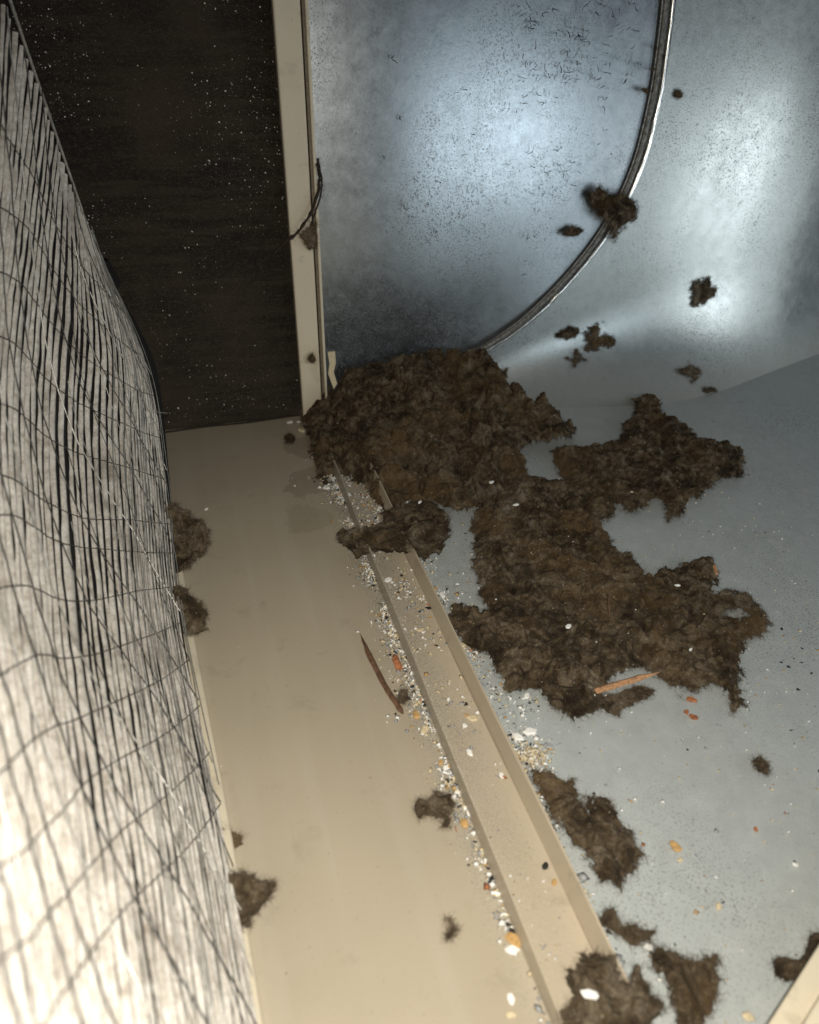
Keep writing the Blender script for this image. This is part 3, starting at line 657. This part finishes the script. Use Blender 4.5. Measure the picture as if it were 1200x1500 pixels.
def chip(label, px_, py_, size, col, group='loose chips of stone and paint', z=.0, asp=.7, ang=None, name='stone_chip', cat='chip', hgt=.35, seed=None):
    R = np.random.default_rng(seed or int(px_*7+py_)); c = fl(px_, py_, z+.001); k = R.integers(6, 9); th = np.sort(R.uniform(0, 6.28, k)); th = np.arange(k)/k*6.283+R.uniform(-.25, .25, k)
    a = R.uniform(0, 3.1) if ang is None else ang; rad = size*R.uniform(.78, 1.1, k)
    u, v = np.cos(th)*rad, np.sin(th)*rad*asp; x = u*math.cos(a)-v*math.sin(a); y = u*math.sin(a)+v*math.cos(a); hh = size*hgt
    V = [(x[i], y[i], 0) for i in range(k)]+[(x[i]*1.02, y[i]*1.02, hh*.5*R.uniform(.7, 1.2)) for i in range(k)]+[(x[i]*.72, y[i]*.72, hh*R.uniform(.8, 1.1)) for i in range(k)]
    fs = [list(range(k))[::-1], list(range(2*k, 3*k))]+[[r_*k+i, r_*k+(i+1) % k, (r_+1)*k+(i+1) % k, (r_+1)*k+i] for r_ in (0, 1) for i in range(k)]
    o = obj(name, V, fs, M[col]); o.location = (c[0], c[1], z+.0004); tag(o, label, cat, group); return o
ZW = .0017
for a in [
    ('white chip in the channel just below the bridging lint clump', 569, 849, .0042, 'white', ZW), ('upright white chip inside the channel at the edge of the heap', 527, 698, .0038, 'cream', ZW),
    ('flat white chip inside the channel, left of centre near its top', 510, 724, .0036, 'white', ZW), ('small white chip in the channel against the right flange below the heap', 556, 745, .0038, 'white', ZW),
    ('rounded cream chip inside the channel, beside the sandy patch', 615, 922, .0030, 'cream', ZW), ('yellow pear shaped chip inside the channel, largest there', 693, 1052, .0038, 'cream', ZW),
    ('small square white chip left of the yellow pear shaped one', 681, 1062, .0022, 'white', ZW), ('thin white chip in the channel lowest of the trio', 688, 1102, .0030, 'white', ZW),
    ('small white chip low in the channel against the right flange', 735, 1135, .0024, 'white', ZW), ('yellow crumb beside the yellow pear shaped chip', 684, 1047, .0018, 'tan', ZW),
    ('brown crumb in the lower channel', 799, 1268, .0024, 'blackchip', ZW),('tan crumb in the lower channel beside the brown one', 812, 1292, .0020, 'tan', ZW),
    ('largest white angular chip on the gravel right of the channel', 776, 1071, .0050, 'white', 0), ('white blocky chip just left of the largest white one', 758, 1079, .0042, 'white', 0),
    ('round grey chip beside the channel below the cream patch', 787, 1153, .0046, 'greychip', 0), ('white chip right of the cream patch', 805, 1092, .0036, 'greychip', 0),
    ('oval grey white chip near the top of the gravel', 704, 1003, .0034, 'greychip', 0), ('white chip against the outside of the right flange under the mat', 676, 944, .0040, 'cream', 0),
    ('pale chip against the flange beside the yellow crumb', 648, 871, .0040, 'white', 0), ('yellow crumb against the flange above the pale chip', 636, 862, .0032, 'tan', 0),
    ('grey round chip on the steel floor below the bridging clump', 653, 801, .0034, 'greychip', 0), ('white chip by the gap between mat and gravel', 772, 1019, .0030, 'white', 0),
    ('orange wedge chip alone on the steel floor', 990, 1240, .0036, 'tan', 0), ('small cream chip just below the orange wedge', 997, 1259, .0020, 'cream', 0),
    ('yellow chip on the lower steel floor', 1053, 1327, .0022, 'cream', 0), ('cream chip on the steel floor at the bottom', 1096, 1488, .0026, 'cream', 0),
    ('small rust coloured chip on the right steel floor', 1108, 1214, .0018, 'rust', 0), ('white chip on the steel floor between the two small yellow ones', 1166, 1266, .0018, 'white', 0),
    ('tan crumb by the tail of the tiny lint scrap', 922, 1376, .0020, 'cream', 0), ('pale round chip right of the tiny lint scrap', 950, 1387, .0024, 'white', 0),
    ('large orange crumb on the pan against the channel, near the bottom', 753, 1376, .0048, 'tan', 0), ('white chip under the large orange crumb', 750, 1392, .0034, 'white', 0),
    ('orange crumb beside the crooked lint scrap', 681, 1206, .0034, 'tan', 0), ('white chip between the crooked lint scrap and the channel', 688, 1190, .0030, 'white', 0),
    ('tan crumb left of the channel under the weathered splinter', 610, 1047, .0038, 'tan', 0), ('white sliver against the channel below the tan crumb', 622, 1068, .0040, 'cream', 0),
    ('white crumb on the pan by the grit, above the crooked lint scrap', 654, 1124, .0026, 'white', 0), ('yellow crumb left of the channel, above the white crumb', 646, 1116, .0022, 'tan', 0),
    ('white crumb at the left grit line near the top', 479, 714, .0046, 'white', 0), ('cream block beside the lint knot at the post foot', 442, 630, .0060, 'cream', 0),
    ('white crumb beside the cream block at the post foot', 425, 618, .0042, 'white', 0), ('second white crumb right of it at the post foot', 438, 617, .0036, 'white', 0),
    ('lone white crumb on the upper beige pan', 302, 745, .0024, 'white', 0), ('white chip lying near the bottom edge left of the channel', 749, 1462, .0026, 'white', 0),
    ('yellow chip lying at the bottom edge left of the channel', 748, 1486, .0024, 'cream', 0)]:
    chip(a[0], a[1], a[2], a[3], a[4], z=a[5])
for lab, x, y, z, sz, col, asp, ang in [('oval white chip resting on the lint over the channel end', 863, 1456, .020, .0040, 'white', .55, -.5), ('white chip on the wide lint mat, near its middle', 833, 917, .014, .0030, 'white', .6, .5), ('white seed like chip on the right part of the wide mat', 993, 857, .012, .0024, 'white', .55, -.2),
    ('second seed like chip on the mat, lower right', 1012, 951, .012, .0022, 'white', .5, .6), ('pale chip near the upper rim of the wide mat', 756, 739, .012, .0034, 'white', .5, .1), ('white chip on the lower front of the great heap', 720, 706, .017, .0032, 'white', .6, .3),
    ('white chip standing on the bridging lint clump', 615, 735, .024, .0026, 'white', .6, .9), ('small pale chip in the spread eagled clump', 926, 720, .011, .0020, 'cream', .8, 0)]:
    chip(lab, x, y, sz, col, z=z, asp=asp, ang=ang)
# cream crumbly patch in the gravel
fc = fl(775, 1108, .001); n_ = 420; q_ = rng.normal(size=(n_, 2))*[.0055, .0050]
fcr = grit('filler_crumb', np.stack([fc[0]+q_[:, 0]+.002, fc[1]+q_[:, 1], .0008+.0022*np.exp(-(q_**2).sum(1)/3e-5)*rng.random(n_)], 1), sizes(n_, .0006, .0026, 1.6), cols(n_, [2, 7, 1, .6, .2, 0]), MG, None, rng)
del fcr['kind']; tag(fcr, 'crumbly cream heap of broken filler in the gravel right of the channel', 'crumbs')

# splinters and flakes
def splinter(label, pts, wd, mat, group, name='wood_splinter', cat='splinter', z=None):
    P = np.array(pts); n = 22; L = smoothline(P, n) if len(P) > 2 else P[0]+(P[1]-P[0])*np.linspace(0, 1, n)[:, None]
    T = L[-1]-L[0]; T /= np.linalg.norm(T); S_ = np.cross(T, [0, 0, 1.]); S_ /= np.linalg.norm(S_)
    R = np.random.default_rng(int(L[0, 0]*9999) % 977+5); t = np.linspace(0, 1, n)
    wprof = wd*(np.minimum(1, t*4+.08))*np.minimum(1, (1-t)*14+.35)*(1+.06*R.normal(size=n))
    V = []
    for i in range(n):
        c = L[i]+S_*R.normal()*wd*.03; a = wprof[i]
        for u, v in ((-1, 0), (-.55, .8), (.2, 1.0), (1, .35), (.6, -.1)): V.append(c+S_*u*a*.5+np.array([0, 0, v*a*.5]))
    k = 5; Fc = [[i*k+j, i*k+(j+1) % k, (i+1)*k+(j+1) % k, (i+1)*k+j] for i in range(n-1) for j in range(k)]+[list(range(k)), list(range((n-1)*k, n*k))[::-1]]
    o = obj(name, np.array(V)-L[0], Fc, mat); o.location = L[0]; return tag(o, label, cat, group)
GS = 'wood splinters and straws'
splinter('long weathered brown splinter lying on the beige pan left of the channel', [fl(527, 928, .001), fl(556, 990, .001), fl(590, 1046, .001)], .0042, M['wood_dark'], GS)
splinter('pale orange wood stick leaning on the lower edge of the wide lint mat', [fl(966, 985, .013), fl(905, 1003, .007), fl(848, 1020, .003)], .0044, M['wood'], GS)
splinter('fine upright straw stuck in the great heap', [fl(592, 573, .045), fl(606, 532, .052)], .0009, M['wood'], GS, 'straw', 'straw')
splinter('thin upright straw in the middle of the wide lint mat', [fl(893, 908, .012), fl(891, 868, .016)], .0013, M['wood_dark'], GS, 'straw', 'straw')
splinter('short orange wood chip in the heap by the white strip', [fl(508, 575, .030), fl(522, 587, .030)], .0052, M['rust'], GS)
splinter('orange sliver at the upper tip of the right part of the mat', [fl(1046, 826, .012), fl(1050, 842, .010)], .0030, M['wood'], GS)
splinter('peeling red brown bark shred against the channel by the weathered splinter', [fl(577, 958, .004), fl(582, 972, .005), fl(586, 982, .002)], .0050, M['rust'], GS, 'bark_shred', 'bark')
for k, (x, y, s_) in enumerate([(1013, 1024, .0038), (1017, 1050, .0036), (1006, 1042, .0024)]):
    chip(['orange flake below the right end of the mat, upper of the three', 'orange flake lowest of the three below the mat', 'small orange flake left of the other two below the mat'][k], x, y, s_, 'rust', name='rust_flake', cat='flake', group='orange flakes below the mat', hgt=.25)
# torn white strip by the post
wp = [onY(x, y, .700) for x, y in [(480, 516), (491, 515), (492, 532), (489, 545), (494, 562), (489, 570), (481, 548), (483, 533)]]
ws = prism('torn_strip', wp, (0, .003, 0), M['cream']); rebase(ws, tuple(np.mean(wp, 0))); tag(ws, 'torn off white strip standing between the post and the great heap', 'strip')

# ------------------------------------------------------------------ pleated filter
UC = [0, .25, .5, .75, .9, 1.0]
CP = [
 [(-60, -150, .50), (-100, 250, .40), (-140, 600, .30), (-120, 900, .24), (-85, 1200, .19), (-60, 1600, .165)],
 [(0, 0, .56), (-16, 300, .46), (-50, 560, .37), (-40, 850, .30), (-5, 1200, .235), (20, 1600, .195)],
 [(58, 140, .60), (35, 330, .53), (12, 560, .45), (25, 850, .36), (66, 1200, .275), (98, 1600, .225)],
 [(106, 285, .64), (112, 450, .58), (105, 640, .52), (122, 900, .42), (165, 1200, .325), (222, 1600, .27)],
 [(134, 345, .67), (186, 520, .62), (196, 680, .57), (213, 900, .47), (262, 1200, .37), (322, 1600, .31)],
 [(147, 385, .69), (214, 540, .66), (241, 700, .62), (262, 900, .51), (322, 1200, .405), (392, 1600, .34)]]
NV = 90
cols3 = np.array([smoothline([at(*q) for q in c], NV) for c in CP])       # (6,NV,3)
cols3[..., 2] = np.maximum(cols3[..., 2], .004)
def surf(u, v):
    """filter face: u across the pleats, v along them (arrays)"""
    u = np.asarray(u, float); v = np.asarray(v, float)
    Cx = np.array(UC); i = np.clip(np.searchsorted(Cx, u, side='right')-1, 0, 4)
    f = (u-Cx[i])/(Cx[i+1]-Cx[i])
    jv = np.clip(v, 0, 1)*(NV-1); j = np.minimum(jv.astype(int), NV-2); g_ = (jv-j)[..., None]
    col = lambda q: cols3[np.clip(q, 0, 5), j]*(1-g_)+cols3[np.clip(q, 0, 5), j+1]*g_
    p1, p2 = col(i), col(i+1); p0, p3 = col(i-1), col(i+2)
    h = [Cx[np.clip(i+k+1, 0, 5)]-Cx[np.clip(i+k, 0, 5)] for k in (-1, 0, 1)]
    h0 = np.where(h[0] <= 0, h[1], h[0])[..., None]; h1 = h[1][..., None]; h2 = np.where(h[2] <= 0, h[1], h[2])[..., None]
    m1 = ((p2-p1)/h1*h0+(p1-p0)/h0*h1)/(h0+h1); m2 = ((p3-p2)/h2*h1+(p2-p1)/h1*h2)/(h1+h2)
    m1 = np.where((i == 0)[..., None], (p2-p1)/h1, m1); m2 = np.where((i == 4)[..., None], (p2-p1)/h1, m2)
    f = f[..., None]
    return (2*f**3-3*f**2+1)*p1+(f**3-2*f**2+f)*h1*m1+(-2*f**3+3*f**2)*p2+(f**3-f**2)*h1*m2
def snorm(u, v):
    e = .004; a = surf(np.clip(u+e, 0, 1), v)-surf(np.clip(u-e, 0, 1), v); b_ = surf(u, np.clip(v+e, 0, 1))-surf(u, np.clip(v-e, 0, 1))
    n_ = np.cross(b_, a); n_ /= np.linalg.norm(n_, axis=-1)[..., None]+1e-12
    toward = CAM-surf(u, v); s_ = np.sign((n_*toward).sum(-1)); s_[s_ == 0] = 1
    return n_*s_[..., None]
fo_ = surf(np.array([.6]), np.array([.9]))[0]; fo_[2] = 0
fil = empty('pleated_filter', tuple(fo_)); tag(fil, 'tall pleated air filter with pale media under wire netting, filling the left edge', 'air filter')
# pleat boundaries across the face, each fold line wandering a little
NPL = 44
ub = np.interp(np.linspace(0, 1, NPL+1)+np.r_[0, RNG.uniform(-.14, .14, NPL-1)/NPL, 0], [0, .14, .30, .52, .74, 1], [0, .25, .5, .75, .9, 1.0])
vv = np.linspace(0, 1, 160)
def fold_line(i):
    sp_ = ub[min(i+1, NPL)]-ub[max(i-1, 0)]; q = np.stack([vv*0+i*.77, vv, vv*0], -1)
    return np.clip(ub[i]+sp_*(.13*noise(q, [1, 3, 1], 71)+.05*noise(q, [1, 12, 1], 72)+.03*noise(q, [1, 50, 1], 75)), 0, 1)
prof_u = np.array([0.05, .11, .24, .5, .76, .89, .95]); prof_h = np.array([-.75, -.10, .65, 1.0, .65, -.10, -.75])
for i in range(NPL):
    la, lb_ = fold_line(i), fold_line(i+1); wdt = np.linalg.norm(surf(ub[i+1:i+2], np.array([.7]))-surf(ub[i:i+1], np.array([.7])))
    gap = (.27 if i < NPL*.55 else .21 if i < NPL*.84 else .38)*(1+1.0*np.clip((.30-vv)/.25, 0, 1))*(.85+.45*noise(np.stack([vv*0+i*1.9, vv*5, vv*0], -1), 1., 77))
    uu = la[:, None]+(lb_-la)[:, None]*(np.minimum(gap, .44)[:, None]+(1-2*np.minimum(gap, .44)[:, None])*prof_u[None, :])
    V_ = np.broadcast_to(vv[:, None], uu.shape)
    bl = noise(np.stack([np.floor(V_*38+i*.37), V_*0+i*1.3, uu*0], -1), 1.01, 73)      # media creased into short facets
    hN = .0008+(prof_h[None, :]*.17*wdt)*(1+.22*bl)+.0007*noise(np.stack([V_*30, prof_u[None, :]*3+V_*0, uu*0+i], -1), 1., 74)
    P = surf(uu, V_)+snorm(uu, V_)*np.maximum(hN, -.0004)[..., None]
    o = obj('pleat', (P-fo_).reshape(-1, 3), grid_faces(len(vv), len(prof_u)), M['media'], fil, smooth=True)
# black backing paints the pleat gaps dark; black strip stands for the shadow gap
u_, v_ = np.meshgrid(np.linspace(0, 1, 50), vv, indexing='ij')
P = surf(u_, v_)-snorm(u_, v_)*.0010; obj('gap_backing', (P-fo_).reshape(-1, 3), grid_faces(50, len(vv)), M['gap_shade'], fil, smooth=True)
e0 = surf(np.ones(len(vv)), vv)-snorm(np.ones(len(vv)), vv)*.003
dirx = np.array([.006, .012, 0.]); gp = np.stack([e0, e0+dirx*np.interp(vv, [0, .2, .45, .7, 1], [.6, 1.6, .9, .3, .2])[:, None], e0+np.array([-.02, .06, 0])], 1)
gp[..., 2] = np.maximum(gp[..., 2], .001)
obj('shadow_gap_strip', (gp-fo_).reshape(-1, 3), grid_faces(len(vv), 3), M['gap_shade'], fil, smooth=True)
# top rim
rim = smoothline([at(8, -20, .57), at(40, 75, .60), at(90, 220, .645), at(147, 385, .69)], 40)
tube('rim', rim-fo_, .0011, M['wire_bright'], fil, 6)
# wires of the netting
def wire(name, uu, vvv, r, mat, lift=.0022):
    uu = np.asarray(uu); vvv = np.asarray(vvv); lift = np.asarray(lift)*np.ones(len(uu)); k = (uu >= 0) & (uu <= 1) & (vvv >= 0) & (vvv <= 1)
    if k.sum() < 6: return
    uu, vvv = uu[k], vvv[k]; lw = np.interp(uu, (ub[1:]+ub[:-1])/2, np.linalg.norm(surf(ub[1:], ub[1:]*0+.7)-surf(ub[:-1], ub[1:]*0+.7), axis=1)); P = surf(uu, vvv)+snorm(uu, vvv)*(lift[k]*.35+lw*.30)[:, None]; tube(name, P-fo_, r, mat, fil, 5)
tl = np.linspace(0, 1, 80)
for k in range(13):                                                     # cross wires
    v0 = .10+k*.075; wob = .0022*noise(np.stack([tl*9, tl*0+k, tl*0], -1), 1., 81)
    wire('cross_wire', tl, v0+.03*np.sin(tl*3)*(1 if k < 6 else 0)-(.0 if k < 6 else (k-5)*.030)*tl**1.7+wob, .00032, M['wire'], .0028)
for k in range(19):                                                     # slanted wires
    v0 = -.75+k*.092; wob = .0020*noise(np.stack([tl*8, tl*0+k+50, tl*0], -1), 1., 82)
    wire('slant_wire', tl, v0+.80*tl+wob, .00040, M['wire'] if k % 3 else M['wire_bright'], .0032)
for k in range(14):                                                     # fine strands close to the edge
    v0 = -.3+k*.09; wob = .004*noise(np.stack([tl*8, tl*0+k+90, tl*0], -1), 1., 83)
    wire('slant_wire', .72+.28*tl, v0+.42*tl+wob, .00026, M['wire_bright'] if k % 2 else M['wire'], .0040)
for k in range(22):                                                     # bright wires running down the edge
    u0 = .84+.16*(k/21)
    t = np.linspace(.02+.05*random.random(), random.uniform(.6, 1), 90); wv = .012*noise(np.stack([t*9, t*0+k, t*0], -1), 1., 84)
    wire('edge_wire', np.clip(u0+wv, .8, 1), t, .00028, M['wire_bright'], .003+.004*random.random())
wire_end = smoothline([at(222, 602, .655), at(233, 604, .652), at(245, 605, .648)], 8); tube('wire_end', wire_end-fo_, .0006, M['wire_bright'], fil, 5)
# retaining strip along the foot of the filter
rs = empty('retaining_strip', tuple(fl(385, 1500))); ro = fl(385, 1500); tag(rs, 'narrow beige retaining strip running along the foot of the pleated filter', 'strip')
l_, r_ = [], []
for (x, y) in [(262, 800), (283, 925), (305, 1040), (330, 1170), (358, 1330), (386, 1500), (402, 1600)]:
    q = fl(x, y, .003); l_.append(q+np.array([-.012, 0, 0])); r_.append(q)
l_, r_ = smoothline(l_, 30), smoothline(r_, 30)
V = np.concatenate([np.stack([l_, l_*[1, 1, 0]+[0, 0, .006], r_*[1, 1, 0]+[-.0012, 0, .006], r_*[1, 1, 0]+[0, 0, .0048], r_*[1, 1, 0]+[0, 0, .0003]], 1)]).reshape(-1, 3)
obj('strip', V-ro, grid_faces(30, 5), M['beige_post'], rs)

# ------------------------------------------------------------------ beige bar close to the lens, lower right
zb = .02; A0, A1 = fl(1118, 1512, zb), fl(1212, 1366, zb)
dv = A1-A0; dv /= np.linalg.norm(dv); nv = np.array([dv[1], -dv[0], 0])
bar = empty('frame_bar', tuple(A0)); tag(bar, 'blurred beige frame bar very close to the lens in the lower right corner', 'frame bar')
a, b_ = -dv*.1, (A1-A0)+dv*.12
prism('face', [a, b_, b_+nv*.009, a+nv*.009], (0, 0, -.0195), M['beige_post'], bar, .0006)
prism('flange', [a+nv*.0090, b_+nv*.0090, b_+nv*.06, a+nv*.06], (0, 0, .003), M['beige_post'], bar, .0010)
